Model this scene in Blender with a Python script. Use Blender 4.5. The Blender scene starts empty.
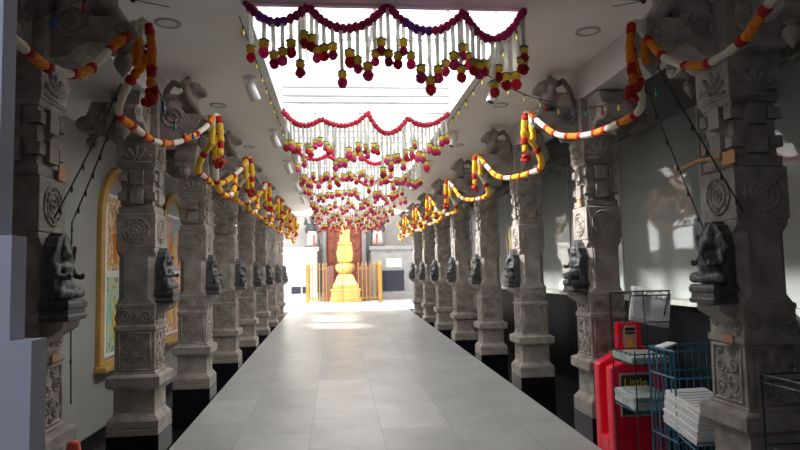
import bpy, math, random
from math import sin, cos, pi, radians
from mathutils import Vector, Matrix
random.seed(7)
scene = bpy.context.scene
COL = scene.collection

# ------------------------------------------------------------------ helpers
class MB:
    """collects shapes, builds ONE mesh object"""
    def __init__(s): s.v = []; s.f = []; s.m = []; s.cur = 0
    def add(s, vs, fs):
        o = len(s.v); s.v += [tuple(p) for p in vs]
        for f in fs: s.f.append([i + o for i in f]); s.m.append(s.cur)
        return s
    def box(s, x0, x1, y0, y1, z0, z1):
        return s.add([(x, y, z) for z in (z0, z1) for y in (y0, y1) for x in (x0, x1)],
              [(0,2,3,1),(4,5,7,6),(0,1,5,4),(2,6,7,3),(0,4,6,2),(1,3,7,5)])
    def obox(s, c, ax, ay, az):
        c, ax, ay, az = map(Vector, (c, ax, ay, az))
        return s.add([c + ax*i + ay*j + az*k for k in (-1,1) for j in (-1,1) for i in (-1,1)],
              [(0,2,3,1),(4,5,7,6),(0,1,5,4),(2,6,7,3),(0,4,6,2),(1,3,7,5)])
    def prism(s, poly, mapf, d0, d1):
        n = len(poly)
        vs = [mapf(p[0], p[1], d0) for p in poly] + [mapf(p[0], p[1], d1) for p in poly]
        fs = [list(range(n))[::-1], list(range(n, 2*n))] + [(i, (i+1) % n, n+(i+1) % n, n+i) for i in range(n)]
        return s.add(vs, fs)
    def loft(s, rings, closed=True, caps=True):
        n = len(rings[0]); vs = [p for r in rings for p in r]; fs = []
        for k in range(len(rings)-1):
            for i in range(n):
                j = (i+1) % n
                fs.append((k*n+i, k*n+j, (k+1)*n+j, (k+1)*n+i))
        if caps: fs += [list(range(n))[::-1], [(len(rings)-1)*n+i for i in range(n)]]
        return s.add(vs, fs)
    def sq(s, prof, cx=0, cy=0, ry=1.0):
        """square lathe: list of (z, half width)"""
        return s.loft([[(cx-h, cy-h*ry, z), (cx+h, cy-h*ry, z), (cx+h, cy+h*ry, z), (cx-h, cy+h*ry, z)] for z, h in prof])
    def octa(s, prof):
        rings = []
        for z, h, c in prof:
            rings.append([(-h+c,-h,z),(h-c,-h,z),(h,-h+c,z),(h,h-c,z),(h-c,h,z),(-h+c,h,z),(-h,h-c,z),(-h,-h+c,z)])
        return s.loft(rings)
    def lathe(s, prof, n=12, c=(0,0,0)):
        return s.loft([[(c[0]+r*cos(2*pi*i/n), c[1]+r*sin(2*pi*i/n), c[2]+z) for i in range(n)] for z, r in prof])
    def tube(s, pts, r, n=6, jit=0.0, rip=None):
        pts = [Vector(p) for p in pts]; rings = []
        up = Vector((0,0,1))
        for i, p in enumerate(pts):
            t = (pts[min(i+1, len(pts)-1)] - pts[max(i-1, 0)])
            if t.length < 1e-9: t = Vector((0,0,1))
            t.normalize()
            a = t.cross(up if abs(t.z) < .95 else Vector((1,0,0))).normalized(); b = t.cross(a)
            rr = r[i] if isinstance(r, (list, tuple)) else r
            rings.append([p + (a*cos(2*pi*k/n) + b*sin(2*pi*k/n)) * rr * (1 + random.uniform(-jit, jit)) for k in range(n)])
        return s.loft(rings)
    def ell(s, c, r, R=None, n=10, m=7, jit=0):
        vs = []; fs = []; c = Vector(c)
        def P(x, y, z):
            q = Vector((x*r[0], y*r[1], z*r[2])) * (1 + random.uniform(-jit, jit))
            if R: q = R @ q
            return c + q
        vs.append(P(0,0,-1))
        for j in range(1, m):
            t = -pi/2 + pi*j/m
            for i in range(n): vs.append(P(cos(t)*cos(2*pi*i/n), cos(t)*sin(2*pi*i/n), sin(t)))
        vs.append(P(0,0,1)); L = len(vs)-1
        for i in range(n):
            j = (i+1) % n
            fs.append((0, 1+j, 1+i)); fs.append((L, 1+(m-2)*n+i, 1+(m-2)*n+j))
            for k in range(m-2): fs.append((1+k*n+i, 1+k*n+j, 1+(k+1)*n+j, 1+(k+1)*n+i))
        return s.add(vs, fs)
    def limb(s, a, b, ra, rb, k=5):
        a, b = Vector(a), Vector(b)
        for i in range(k+1):
            t = i/k; r = ra + (rb-ra)*t
            s.ell(a.lerp(b, t), (r, r, r), n=8, m=6)
        return s
    def chain(s, pts, rs, k=4):
        for i in range(len(pts)-1): s.limb(pts[i], pts[i+1], rs[i], rs[i+1], k)
        return s
    def torus(s, c, u, w, R, r, n=20, m=6, a0=0, a1=2*pi):
        c, u, w = Vector(c), Vector(u).normalized(), Vector(w).normalized()
        full = abs(a1-a0-2*pi) < 1e-6
        k = n + 1
        return s.tube([c + (u*cos(a0+(a1-a0)*i/n) + w*sin(a0+(a1-a0)*i/n))*R for i in range(k)], r, m)
    def mesh(s, name, mats, smooth=False):
        me = bpy.data.meshes.new(name); me.from_pydata(s.v, [], s.f)
        if not isinstance(mats, (list, tuple)): mats = [mats]
        for q in mats: me.materials.append(q)
        if len(mats) > 1: me.polygons.foreach_set('material_index', s.m)
        if smooth: me.polygons.foreach_set('use_smooth', [True]*len(me.polygons))
        me.validate(); me.update(); return me
    def build(s, name, mats, parent=None, smooth=False, bevel=0, loc=None, recalc=True):
        return link(name, s.mesh(name, mats, smooth), parent, bevel, loc)

def link(name, me, parent=None, bevel=0, loc=None):
    o = bpy.data.objects.new(name, me); COL.objects.link(o)
    if parent is not None: o.parent = parent
    if loc is not None: o.location = loc
    if bevel:
        b = o.modifiers.new('bevel', 'BEVEL'); b.width = bevel; b.segments = 2; b.limit_method = 'ANGLE'; b.angle_limit = radians(40)
    return o
def fixnormals(me):
    import bmesh
    bm = bmesh.new(); bm.from_mesh(me); bmesh.ops.recalc_face_normals(bm, faces=bm.faces[:]); bm.to_mesh(me); bm.free()
def thing(name, label, cat, loc=(0,0,0), rz=0, group=None):
    o = bpy.data.objects.new(name, None); COL.objects.link(o); o.empty_display_size = .1
    o.location = loc; o.rotation_euler = (0,0,rz); return tag(o, label, cat, group)
def tag(o, label, cat, group=None):
    o['label'] = label; o['category'] = cat
    if group: o['group'] = group
    return o
def struct(o): o['kind'] = 'structure'; return o
def dup(root, loc, rz, label, group=None):
    r = root.copy(); COL.objects.link(r); r.location = loc; r.rotation_euler = (0,0,rz); r['label'] = label
    if group: r['group'] = group
    for ch in list(root.children):
        c = ch.copy(); COL.objects.link(c); c.parent = r
        for g in list(ch.children):
            d = g.copy(); COL.objects.link(d); d.parent = c
    return r
def remesh(mb, name, mat, voxel, smooth_it=2):
    """fuse overlapping lumps into one continuous surface"""
    tmp = bpy.data.objects.new('tmp', mb.mesh('tmp', mat)); COL.objects.link(tmp)
    md = tmp.modifiers.new('r', 'REMESH'); md.mode = 'VOXEL'; md.voxel_size = voxel; md.use_smooth_shade = True
    if smooth_it:
        sm = tmp.modifiers.new('s', 'SMOOTH'); sm.iterations = smooth_it; sm.factor = .5
    dg = bpy.context.evaluated_depsgraph_get(); dg.update()
    me = bpy.data.meshes.new_from_object(tmp.evaluated_get(dg)); me.name = name
    bpy.data.objects.remove(tmp)
    if not me.materials: me.materials.append(mat)
    return me
def text_mesh(txt, size, mat, extrude=.001):
    c = bpy.data.curves.new('txt', 'FONT'); c.body = txt; c.size = size; c.extrude = extrude; c.align_x = 'CENTER'; c.align_y = 'CENTER'
    o = bpy.data.objects.new('txt', c); COL.objects.link(o)
    dg = bpy.context.evaluated_depsgraph_get(); dg.update()
    me = bpy.data.meshes.new_from_object(o.evaluated_get(dg)); bpy.data.objects.remove(o)
    me.materials.clear(); me.materials.append(mat); return me

# ------------------------------------------------------------------ materials
def nodes_mat(name):
    m = bpy.data.materials.new(name); m.use_nodes = True
    nt = m.node_tree; return m, nt, nt.nodes['Principled BSDF']
def mat(name, a, b=None, rough=.7, scale=6, bump=0, bscale=40, metal=0, spec=.5, vary=0, detail=6, relief=0, rscale=16):
    m, nt, p = nodes_mat(name); N = nt.nodes; Lk = nt.links
    b = b or a
    tc = N.new('ShaderNodeTexCoord'); nz = N.new('ShaderNodeTexNoise'); nz.inputs['Scale'].default_value = scale; nz.inputs['Detail'].default_value = detail
    Lk.new(tc.outputs['Object'], nz.inputs['Vector'])
    cr = N.new('ShaderNodeValToRGB'); cr.color_ramp.elements[0].position = .32; cr.color_ramp.elements[1].position = .68
    cr.color_ramp.elements[0].color = (*a, 1); cr.color_ramp.elements[1].color = (*b, 1)
    Lk.new(nz.outputs['Fac'], cr.inputs['Fac']); out = cr.outputs['Color']
    if vary:
        oi = N.new('ShaderNodeObjectInfo'); hs = N.new('ShaderNodeHueSaturation'); mr = N.new('ShaderNodeMapRange')
        mr.inputs['To Min'].default_value = 1-vary; mr.inputs['To Max'].default_value = 1+vary
        Lk.new(oi.outputs['Random'], mr.inputs['Value']); Lk.new(mr.outputs['Result'], hs.inputs['Value']); Lk.new(out, hs.inputs['Color']); out = hs.outputs['Color']
    Lk.new(out, p.inputs['Base Color'])
    p.inputs['Roughness'].default_value = rough; p.inputs['Metallic'].default_value = metal; p.inputs['Specular IOR Level'].default_value = spec
    last = None
    if relief:
        vo = N.new('ShaderNodeTexVoronoi'); vo.inputs['Scale'].default_value = rscale; vo.feature = 'SMOOTH_F1'
        wv = N.new('ShaderNodeMath'); wv.operation = 'SINE'; ml = N.new('ShaderNodeMath'); ml.operation = 'MULTIPLY'; ml.inputs[1].default_value = 22
        Lk.new(tc.outputs['Object'], vo.inputs['Vector']); Lk.new(vo.outputs['Distance'], ml.inputs[0]); Lk.new(ml.outputs[0], wv.inputs[0])
        bp = N.new('ShaderNodeBump'); bp.inputs['Strength'].default_value = relief; bp.inputs['Distance'].default_value = .006
        Lk.new(wv.outputs[0], bp.inputs['Height']); last = bp
    if bump:
        n2 = N.new('ShaderNodeTexNoise'); n2.inputs['Scale'].default_value = bscale; n2.inputs['Detail'].default_value = 5
        Lk.new(tc.outputs['Object'], n2.inputs['Vector'])
        bp = N.new('ShaderNodeBump'); bp.inputs['Strength'].default_value = bump; bp.inputs['Distance'].default_value = .01
        Lk.new(n2.outputs['Fac'], bp.inputs['Height'])
        if last: Lk.new(last.outputs['Normal'], bp.inputs['Normal'])
        last = bp
    if last: Lk.new(last.outputs['Normal'], p.inputs['Normal'])
    return m

STONE = mat('carved_granite', (.225,.192,.172), (.375,.328,.295), .85, 11, .6, 60, vary=.08, detail=10)
STONE_CARVED = mat('granite_relief', (.26,.228,.208), (.39,.345,.315), .85, 9, .4, 90, vary=.06, relief=.8)
BLACK_STONE = mat('dark_soapstone', (.045,.045,.05), (.10,.10,.105), .5, 25, .35, 80)
BLACK_GRANITE = mat('polished_black_granite', (.006,.006,.008), (.014,.014,.017), .2, 60, 0, spec=.22)
CEIL = mat('ceiling_paint', (.82,.80,.775), (.86,.835,.81), .9, 3)
WHITE = mat('white_paint', (.80,.80,.79), (.85,.85,.84), .7, 4)
GREYWALL = mat('grey_wall_paint', (.29,.285,.27), (.33,.325,.31), .75, 2)
BLUEWALL = mat('pale_blue_wall_paint', (.60,.62,.76), (.63,.65,.79), .8, 2)
SILL = mat('grey_sill_stone', (.38,.38,.36), (.45,.45,.43), .4, 10)
BEAM = mat('beam_paint', (.55,.53,.51), (.6,.58,.56), .9, 3)
GOLDFRAME = mat('golden_wood_frame', (.42,.24,.055), (.56,.34,.09), .45, 8, .3, 30, spec=.5)
GOLD = mat('gold_leaf', (.60,.42,.13), (.74,.54,.21), .36, 6, .3, 40, metal=.55)
BRASS = mat('brass_rail', (.42,.24,.06), (.50,.29,.08), .4, 6, metal=.5)
DOORRED = mat('carved_brown_door', (.20,.052,.032), (.28,.08,.05), .6, 8, .3, 25, relief=.6, rscale=7)
FARSTONE = mat('pale_grey_stone', (.23,.235,.25), (.30,.305,.32), .7, 5, .2, 30)
NAVY = mat('dark_navy_panel', (.012,.016,.035), (.02,.024,.045), .3, 5)
MAG = mat('magenta_flower', (.52,.035,.18), (.74,.09,.32), .8, 50, .8, 120, vary=.25)
PINK = mat('crimson_flower', (.45,.02,.05), (.7,.05,.10), .8, 50, .8, 120, vary=.25)
VIOLET = mat('violet_flower', (.28,.06,.42), (.45,.13,.55), .8, 50, .8, 120)
CUPY = mat('yellow_flower_cup', (.74,.58,.10), (.92,.76,.20), .8, 40, .6, 120, vary=.15)
LEAF = mat('green_leaf', (.04,.10,.03), (.10,.20,.05), .7, 30, .3, 80)
JASMINE = mat('white_jasmine', (.72,.70,.66), (.90,.88,.84), .8, 60, .5, 150)
WHITEFL = mat('cream_flower', (.78,.70,.55), (.92,.87,.76), .85, 60, .9, 140)
ORANGE = mat('orange_marigold', (.80,.20,.01), (.95,.36,.02), .85, 60, 1.0, 140)
YELLOW = mat('yellow_marigold', (.80,.48,.02), (.95,.66,.05), .85, 60, 1.0, 140)
RED = mat('red_flower', (.42,.012,.012), (.70,.035,.025), .85, 60, 1.0, 140)
WIRE = mat('black_wire', (.012,.012,.012), (.02,.02,.02), .5)
BULBY = mat('yellow_glass_bulb', (.75,.60,.10), None, .2)
BULBR = mat('red_glass_bulb', (.55,.02,.02), None, .2)
BULBB = mat('blue_glass_bulb', (.03,.10,.40), None, .2)
BULBG = mat('green_glass_bulb', (.02,.25,.12), None, .2)
LAMPWHITE = mat('white_lamp_metal', (.75,.75,.74), None, .4)
REDPLASTIC = mat('red_plastic', (.86,.012,.045), (.92,.016,.055), .32, 4)
BLUEWIRE = mat('teal_coated_wire', (.02,.13,.22), (.035,.17,.28), .4, 10)
DARKWIRE = mat('dark_coated_wire', (.010,.018,.02), None, .4)
PAPER = mat('newsprint_white', (.78,.75,.75), (.88,.86,.86), .8, 14)
PAPERG = mat('newsprint_grey_green', (.28,.34,.33), (.52,.56,.54), .8, 22)
INK = mat('printed_ink', (.03,.03,.03), None, .8)
PLASTICBAG = mat('silver_plastic_wrap', (.50,.50,.51), (.80,.80,.81), .22, 12, .5, 14)
YELLOWP = mat('yellow_print', (.75,.52,.06), None, .6)
TERRA = mat('terracotta_tag', (.42,.19,.10), (.5,.25,.14), .8, 20)
ORANGETAG = mat('orange_tag', (.62,.30,.12), (.7,.36,.15), .7, 20)
CONE = mat('fluorescent_orange_plastic', (1.0,.16,.09), None, .5)
DARKSKIN = mat('black_statue_stone', (.03,.03,.033), (.06,.06,.065), .4, 20, .2, 60)
CLOTH = mat('white_cloth', (.5,.48,.475), (.6,.58,.57), .9, 8)
REDCLOTH = mat('red_cloth', (.5,.05,.05), None, .9)
STEPR = mat('pinkish_stone_lattice', (.25,.13,.11), (.32,.18,.155), .7, 6)
VENT = mat('ceiling_fitting_grey', (.42,.40,.39), None, .6)
SHUTTER = mat('dark_lens', (.03,.03,.03), None, .3)

def slate():
    m, nt, p = nodes_mat('slate_tiles'); N = nt.nodes; Lk = nt.links
    tc = N.new('ShaderNodeTexCoord'); sp = N.new('ShaderNodeSeparateXYZ'); cb = N.new('ShaderNodeCombineXYZ')
    Lk.new(tc.outputs['Object'], sp.inputs[0])
    ax = N.new('ShaderNodeMath'); ax.inputs[1].default_value = .24 + 6.05; Lk.new(sp.outputs['X'], ax.inputs[0])
    Lk.new(sp.outputs['Y'], cb.inputs['X']); Lk.new(ax.outputs[0], cb.inputs['Y'])
    br = N.new('ShaderNodeTexBrick'); br.offset = .5; br.inputs['Scale'].default_value = 1; br.inputs['Brick Width'].default_value = .92; br.inputs['Row Height'].default_value = .605
    br.inputs['Mortar Size'].default_value = .004; br.inputs['Mortar Smooth'].default_value = .3; br.inputs['Bias'].default_value = 0
    br.inputs['Color1'].default_value = (.30,.30,.295,1); br.inputs['Color2'].default_value = (.40,.395,.385,1); br.inputs['Mortar'].default_value = (.21,.21,.205,1)
    Lk.new(cb.outputs[0], br.inputs['Vector'])
    nz = N.new('ShaderNodeTexNoise'); nz.inputs['Scale'].default_value = 2.6; nz.inputs['Detail'].default_value = 9; nz.inputs['Roughness'].default_value = .65
    Lk.new(tc.outputs['Object'], nz.inputs['Vector'])
    mr = N.new('ShaderNodeMapRange'); mr.inputs['From Min'].default_value = .3; mr.inputs['From Max'].default_value = .7; mr.inputs['To Min'].default_value = .84; mr.inputs['To Max'].default_value = 1.16
    Lk.new(nz.outputs['Fac'], mr.inputs['Value'])
    hs = N.new('ShaderNodeHueSaturation'); Lk.new(br.outputs['Color'], hs.inputs['Color']); Lk.new(mr.outputs['Result'], hs.inputs['Value'])
    Lk.new(hs.outputs['Color'], p.inputs['Base Color']); p.inputs['Roughness'].default_value = .32
    bp = N.new('ShaderNodeBump'); bp.inputs['Strength'].default_value = .15; bp.inputs['Distance'].default_value = .01; Lk.new(nz.outputs['Fac'], bp.inputs['Height']); Lk.new(bp.outputs[0], p.inputs['Normal'])
    return m
def translucent(m, f):
    nt = m.node_tree; N = nt.nodes; p = N['Principled BSDF']; o = [n for n in N if n.type == 'OUTPUT_MATERIAL'][0]
    t = N.new('ShaderNodeBsdfTranslucent'); mx = N.new('ShaderNodeMixShader'); mx.inputs[0].default_value = f
    if p.inputs['Base Color'].links: nt.links.new(p.inputs['Base Color'].links[0].from_socket, t.inputs[0])
    else: t.inputs[0].default_value = p.inputs['Base Color'].default_value
    nt.links.new(p.outputs[0], mx.inputs[1]); nt.links.new(t.outputs[0], mx.inputs[2]); nt.links.new(mx.outputs[0], o.inputs[0]); return m
for m_, f_ in ((JASMINE,.72),(MAG,.5),(PINK,.5),(CUPY,.5),(VIOLET,.5),(WHITEFL,.3),(ORANGE,.25),(YELLOW,.25),(RED,.2)): translucent(m_, f_)
BARPAINT = mat('skylight_bar_paint', (.80,.82,.83), None, .5)
SLATE = slate()
def glossy_panel():
    m, nt, p = nodes_mat('dark_glossy_panel'); N = nt.nodes; Lk = nt.links
    p.inputs['Base Color'].default_value = (.33,.35,.34,1); p.inputs['Roughness'].default_value = .035; p.inputs['IOR'].default_value = 1.8
    return m
PANEL = glossy_panel()
def pane_mat():
    m = bpy.data.materials.new('skylight_glass'); m.use_nodes = True; nt = m.node_tree; N = nt.nodes; N.clear()
    o = N.new('ShaderNodeOutputMaterial'); t = N.new('ShaderNodeBsdfTransparent'); t.inputs[0].default_value = (.93,.95,.96,1)
    g = N.new('ShaderNodeBsdfGlossy'); g.inputs['Roughness'].default_value = .05; mx = N.new('ShaderNodeMixShader'); mx.inputs[0].default_value = .05
    nt.links.new(t.outputs[0], mx.inputs[1]); nt.links.new(g.outputs[0], mx.inputs[2]); nt.links.new(mx.outputs[0], o.inputs[0]); return m
GLASS = pane_mat()
def picture_mat(name, stops, scale):
    m, nt, p = nodes_mat(name); N = nt.nodes; Lk = nt.links
    tc = N.new('ShaderNodeTexCoord'); nz = N.new('ShaderNodeTexNoise'); nz.inputs['Scale'].default_value = scale; nz.inputs['Detail'].default_value = 3; nz.inputs['Distortion'].default_value = .8
    Lk.new(tc.outputs['Object'], nz.inputs['Vector']); cr = N.new('ShaderNodeValToRGB'); cr.color_ramp.interpolation = 'CONSTANT'
    e = cr.color_ramp.elements
    while len(e) < len(stops): e.new(.5)
    for i, (ps, c) in enumerate(stops): e[i].position = ps; e[i].color = (*c, 1)
    Lk.new(nz.outputs['Fac'], cr.inputs['Fac']); Lk.new(cr.outputs['Color'], p.inputs['Base Color']); p.inputs['Roughness'].default_value = .35
    return m
PIC_WARM = picture_mat('painted_scene_warm', [(0,(.75,.55,.25)),(.42,(.62,.30,.08)),(.5,(.80,.66,.42)),(.56,(.42,.16,.06)),(.64,(.70,.60,.5))], 5)
PIC_TEAL = picture_mat('painted_scene_teal', [(0,(.25,.55,.42)),(.44,(.40,.66,.50)),(.52,(.70,.55,.25)),(.58,(.20,.42,.33)),(.66,(.75,.66,.45))], 5)
PIC_SKY = picture_mat('painted_scene_sky', [(0,(.10,.30,.45)),(.42,(.22,.45,.55)),(.5,(.60,.18,.10)),(.57,(.70,.45,.25)),(.64,(.15,.20,.3))], 5)
PIC_ROSE = picture_mat('painted_scene_rose', [(0,(.62,.25,.14)),(.42,(.72,.42,.22)),(.5,(.5,.12,.1)),(.57,(.75,.6,.4)),(.66,(.3,.35,.3))], 5)

# ------------------------------------------------------------------ layout constants (metres; x right, y down the aisle, floor z = 0)
S = 1.9133; YL, YR = 3.2506, 3.126; XL, XR = -1.55, 2.18; N_P = 8
CZ = 3.25; SKX0, SKX1 = -.555, 1.22; SKY0, SKY1 = 3.73, 17.3
WL, WR = -2.4, 3.3; YB = -3.0; YE = 17.7
def ramp(y): return .1 + .0255*y
AZ = .55
ROWS = [3.75, 6.3, 8.3, 10.3, 12.3, 14.3, 16.3]
ORD = ['first', 'second', 'third', 'fourth', 'fifth', 'sixth', 'seventh', 'eighth']

# ------------------------------------------------------------------ setting
struct(MB().box(WL, WR, YB, YE, -.1, 0).build('floor', BLACK_GRANITE))
w = MB().prism([(YB, .005), (YE, .005), (YE, AZ), (YB, ramp(YB))], lambda a, b, d: (d, a, b), -1.347, 1.984)
struct(w.build('walkway', SLATE))
struct(MB().box(-6.5, 7.0, YE, 26, -.1, AZ).build('floor_courtyard', mat('pale_court_paving', (.62,.60,.57), (.70,.68,.65), .5, 3)))
# ceiling with skylight opening
cm = MB()
cm.box(WL, SKX0, YB, YE, CZ, CZ+.5); cm.box(SKX1, WR, YB, YE, CZ, CZ+.5)
cm.box(SKX0, SKX1, YB, SKY0, CZ, CZ+.5); cm.box(SKX0, SKX1, SKY1, YE, CZ, CZ+.5)
struct(cm.build('ceiling', CEIL))
# white lining of the light shaft + cross beams
tr = MB()
t = .03
tr.box(SKX0-.005, SKX0+t, SKY0, SKY1, CZ-.015, CZ+.52); tr.box(SKX1-t, SKX1+.005, SKY0, SKY1, CZ-.015, CZ+.52)
tr.box(SKX0+t, SKX1-t, SKY0, SKY0+.04, CZ-.015, CZ+.52)
struct(tr.build('trim_1', WHITE))
bm_ = MB()
for y in ROWS[1:] + [SKY1-.06]:
    bm_.box(SKX0+t, SKX1-t, y+.03, y+.07, CZ-.01, CZ+.36)
struct(bm_.build('trim_2', WHITE))
groove_lines = MB()  # grooves of the shaft wall as strips, their shade painted dark grey
for y in ROWS[1:4]:
    for z in (.09, .16, .25): groove_lines.box(SKX0+t, SKX1-t, y+.022, y+.031, CZ+z, CZ+z+.014)
struct(groove_lines.build('trim_12', mat('groove_shade_grey', (.24,.25,.26), None, .6)))
# skylight glazing
ys = [SKY0+.04] + [y+.06 for y in ROWS[1:]] + [SKY1]
for i in range(len(ys)-1):
    fr = MB(); gl = MB(); y0, y1 = ys[i], ys[i+1]
    fr.box(SKX0+t, SKX1-t, y1-.07, y1-.04, CZ+.37, CZ+.41)
    for k in (1, 2):
        yy = y0 + (y1-y0)*k/3
        fr.box(SKX0+t, SKX1-t, yy-.012, yy+.012, CZ+.44, CZ+.48)
    for k in (0, 1, 2):
        xx = SKX0 + (SKX1-SKX0)*(k+.5)/3 + .0
        fr.box(xx-.016, xx+.016, y0+.01, y1-.01, CZ+.445, CZ+.478)
    win = struct(fr.build('window_%d' % (i+1), BARPAINT))
    gl.box(SKX0+t, SKX1-t, y0+.001, y1-.001, CZ+.485, CZ+.493).build('pane', GLASS, win)
# beams over the pillar rows, side-aisle soffits
struct(MB().box(XL-.16, XL+.14, YB, YE, 3.0, CZ).build('trim_3', BEAM))
struct(MB().box(XR-.14, XR+.16, YB, YE, 3.0, CZ).build('trim_4', BEAM))
struct(MB().box(XR+.16, WR, YB, YE, 3.06, CZ).build('trim_5', mat('shaded_soffit', (.10,.10,.10), None, .8)))  # right soffit: the aisle's shadow is put into its dark colour
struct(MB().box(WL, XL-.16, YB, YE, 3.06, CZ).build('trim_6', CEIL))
# left wall
lw = MB(); lw.box(WL-.15, WL, YB, 13.6, -.1, CZ+.5); lw.box(WL-.15, WL, 13.6, YE, -.1, 2.0); lw.box(WL-.15, WL, 13.6, YE, 3.06, CZ+.5)
struct(lw.build('wall_left', GREYWALL))
lf = MB()
for k in range(4): lf.box(WL-.09, WL-.03, 13.6+k*1.36-(.05 if k == 3 else 0), 13.65+k*1.36-(.05 if k == 3 else 0), 2.0, 3.06)
lf.box(WL-.09, WL-.03, 13.6, YE, 2.0, 2.05); wl = struct(lf.build('window_20', WHITE)); MB().box(WL-.064, WL-.058, 13.6, YE, 2.05, 3.06).build('pane', GLASS, wl)
struct(MB().box(WL, WL+.015, YB, YE, 0, .09).build('baseboard_left', BLACK_GRANITE))
# right wall: black granite dado, sill, glossy panels
wr = MB().box(WR, WR+.15, YB, YE, -.1, 1.22); struct(wr.build('wall_right', mat('black_granite_dado', (.0018,.0019,.0024), (.0035,.0037,.0045), .4, 60, 0, spec=.04)))
struct(MB().box(WR-.07, WR+.15, YB, YE, 1.22, 1.27).build('trim_7', SILL))
struct(MB().box(WR+.02, WR+.15, YB, YE, 1.27, CZ+.5).build('wall_right', BEAM))
py = YB + .2; k = 8
seam = MB()
while py < YE - .1:
    y1 = min(py + 1.62, YE)
    struct(MB().box(WR, WR+.02, py+.006, y1-.006, 1.275, 3.06).build('window_%d' % k, PANEL)); k += 1
    seam.box(WR-.012, WR+.02, y1-.012, y1+.012, 1.27, 3.06)
    py = y1
struct(seam.build('trim_8', SILL))
# back of the hall, with the entrance we look in from
bw = MB(); bw.box(WL-.15, WR+.15, YB-.15, YB, 0, CZ)
struct(bw.build('wall_back', GREYWALL))
# door jamb close to the camera on the left
nw = MB(); nw.box(-1.5, -.613, 1.20, 1.25, ramp(1.2)+.0, CZ)
struct(nw.build('wall_near', BLUEWALL))
struct(MB().box(-1.5, -0.5860, 1.195, 1.25, ramp(1.2), 1.6820).build('trim_9', BLUEWALL))
struct(MB().box(-1.5, -0.5460, 1.19, 1.25, ramp(1.2), 1.4910).build('trim_13', BLUEWALL))

# ------------------------------------------------------------------ courtyard and shrine front at the far end
YF = 24.0
struct(MB().box(-6.6, -6.5, YE, 26, 0, 2.7).build('wall_court_left', WHITE))
struct(MB().box(7.0, 7.1, YE, 26, 0, 6).build('wall_court_right', WHITE))
fw = MB(); fw.box(-6.5, -.52, YF+.9, YF+1.1, AZ, 6); fw.box(1.12, 7.0, YF+.9, YF+1.1, AZ, 6); fw.box(-.52, 1.12, YF+.9, YF+1.1, 4.3, 6)
struct(fw.build('wall_front', mat('court_grey_plaster', (.27,.26,.255), (.33,.32,.31), .8, 3)))
cr_ = MB(); cr_.box(2.6, 7.0, YE, 25.1, 5.9, 6.05); cr_.box(-2.0, 2.6, 21.6, 25.1, 5.9, 6.05); cr_.box(-6.5, -2.0, 22.4, 25.1, 5.9, 6.05)  # unseen roof slabs, added to cut the light falling on the court
struct(cr_.build('added_court_roof', WHITE))
# wall over the end of the corridor, facing the court
ew = MB(); ew.box(-6.5, WL-.15, YE-.02, YE+.13, AZ, 6); ew.box(WR+.15, 7.0, YE-.02, YE+.13, AZ, 6); ew.box(WL-.15, WR+.15, YE+.0, YE+.13, CZ, 6)
struct(ew.build('wall_corridor_end', WHITE))
# grooves on the white left ledge
def ledge(x0, x1, m, name):
    b = MB(); b.box(x0, x1, YF-.1, YF+.9, AZ, 2.45); b.box(x0-.06, x1+.06, YF-.2, YF+.9, 2.45, 2.6)
    b.box(x0-.03, x1+.03, YF-.15, YF+.9, AZ, .85)
    return struct(b.build(name, m, bevel=.01))
ledge(-4.2, -.75, WHITE, 'wall_ledge_left'); ledge(1.32, 4.4, FARSTONE, 'wall_ledge_right')
gv = MB()
for z, a, b in ((2.02, -1.6, -1.15), (1.80, -1.75, -1.05), (1.52, -1.55, -1.2)): gv.box(a, b, YF-.115, YF-.095, z, z+.035)
struct(gv.build('trim_10', FARSTONE))
for x0, x1, z0, z1 in ((-1.72, -1.36, .86, 1.12), (-1.3, -1.08, .86, 1.12)):
    p_ = tag(MB().box(x0, x1, YF-.16, YF-.1, z0, z1).build('wall_panel', NAVY), 'small dark panel low on the white shrine ledge, ' + ('left one of two' if x0 < -1.5 else 'right one beside the golden railing'), 'panel', 'dark panels on the white ledge')
tag(MB().box(1.72, 2.56, YF-.16, YF-.1, .88, 1.66).build('wall_panel', NAVY, bevel=.01), 'large dark navy panel in the grey ledge right of the shrine door', 'panel')
sg = thing('wall_sign', 'white plaque with faint lines of writing above the dark navy panel', 'sign', (2.18, YF-.13, 1.78))
MB().box(-.29, .29, -.02, .02, 0, .33).build('board', WHITE, sg)
tx = MB()
for k in range(4): tx.box(-.22+.03*(k % 2), .22-.05*(k % 3), -.024, -.019, .06+.06*k, .078+.06*k)
tx.build('lettering', FARSTONE, sg)
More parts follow.
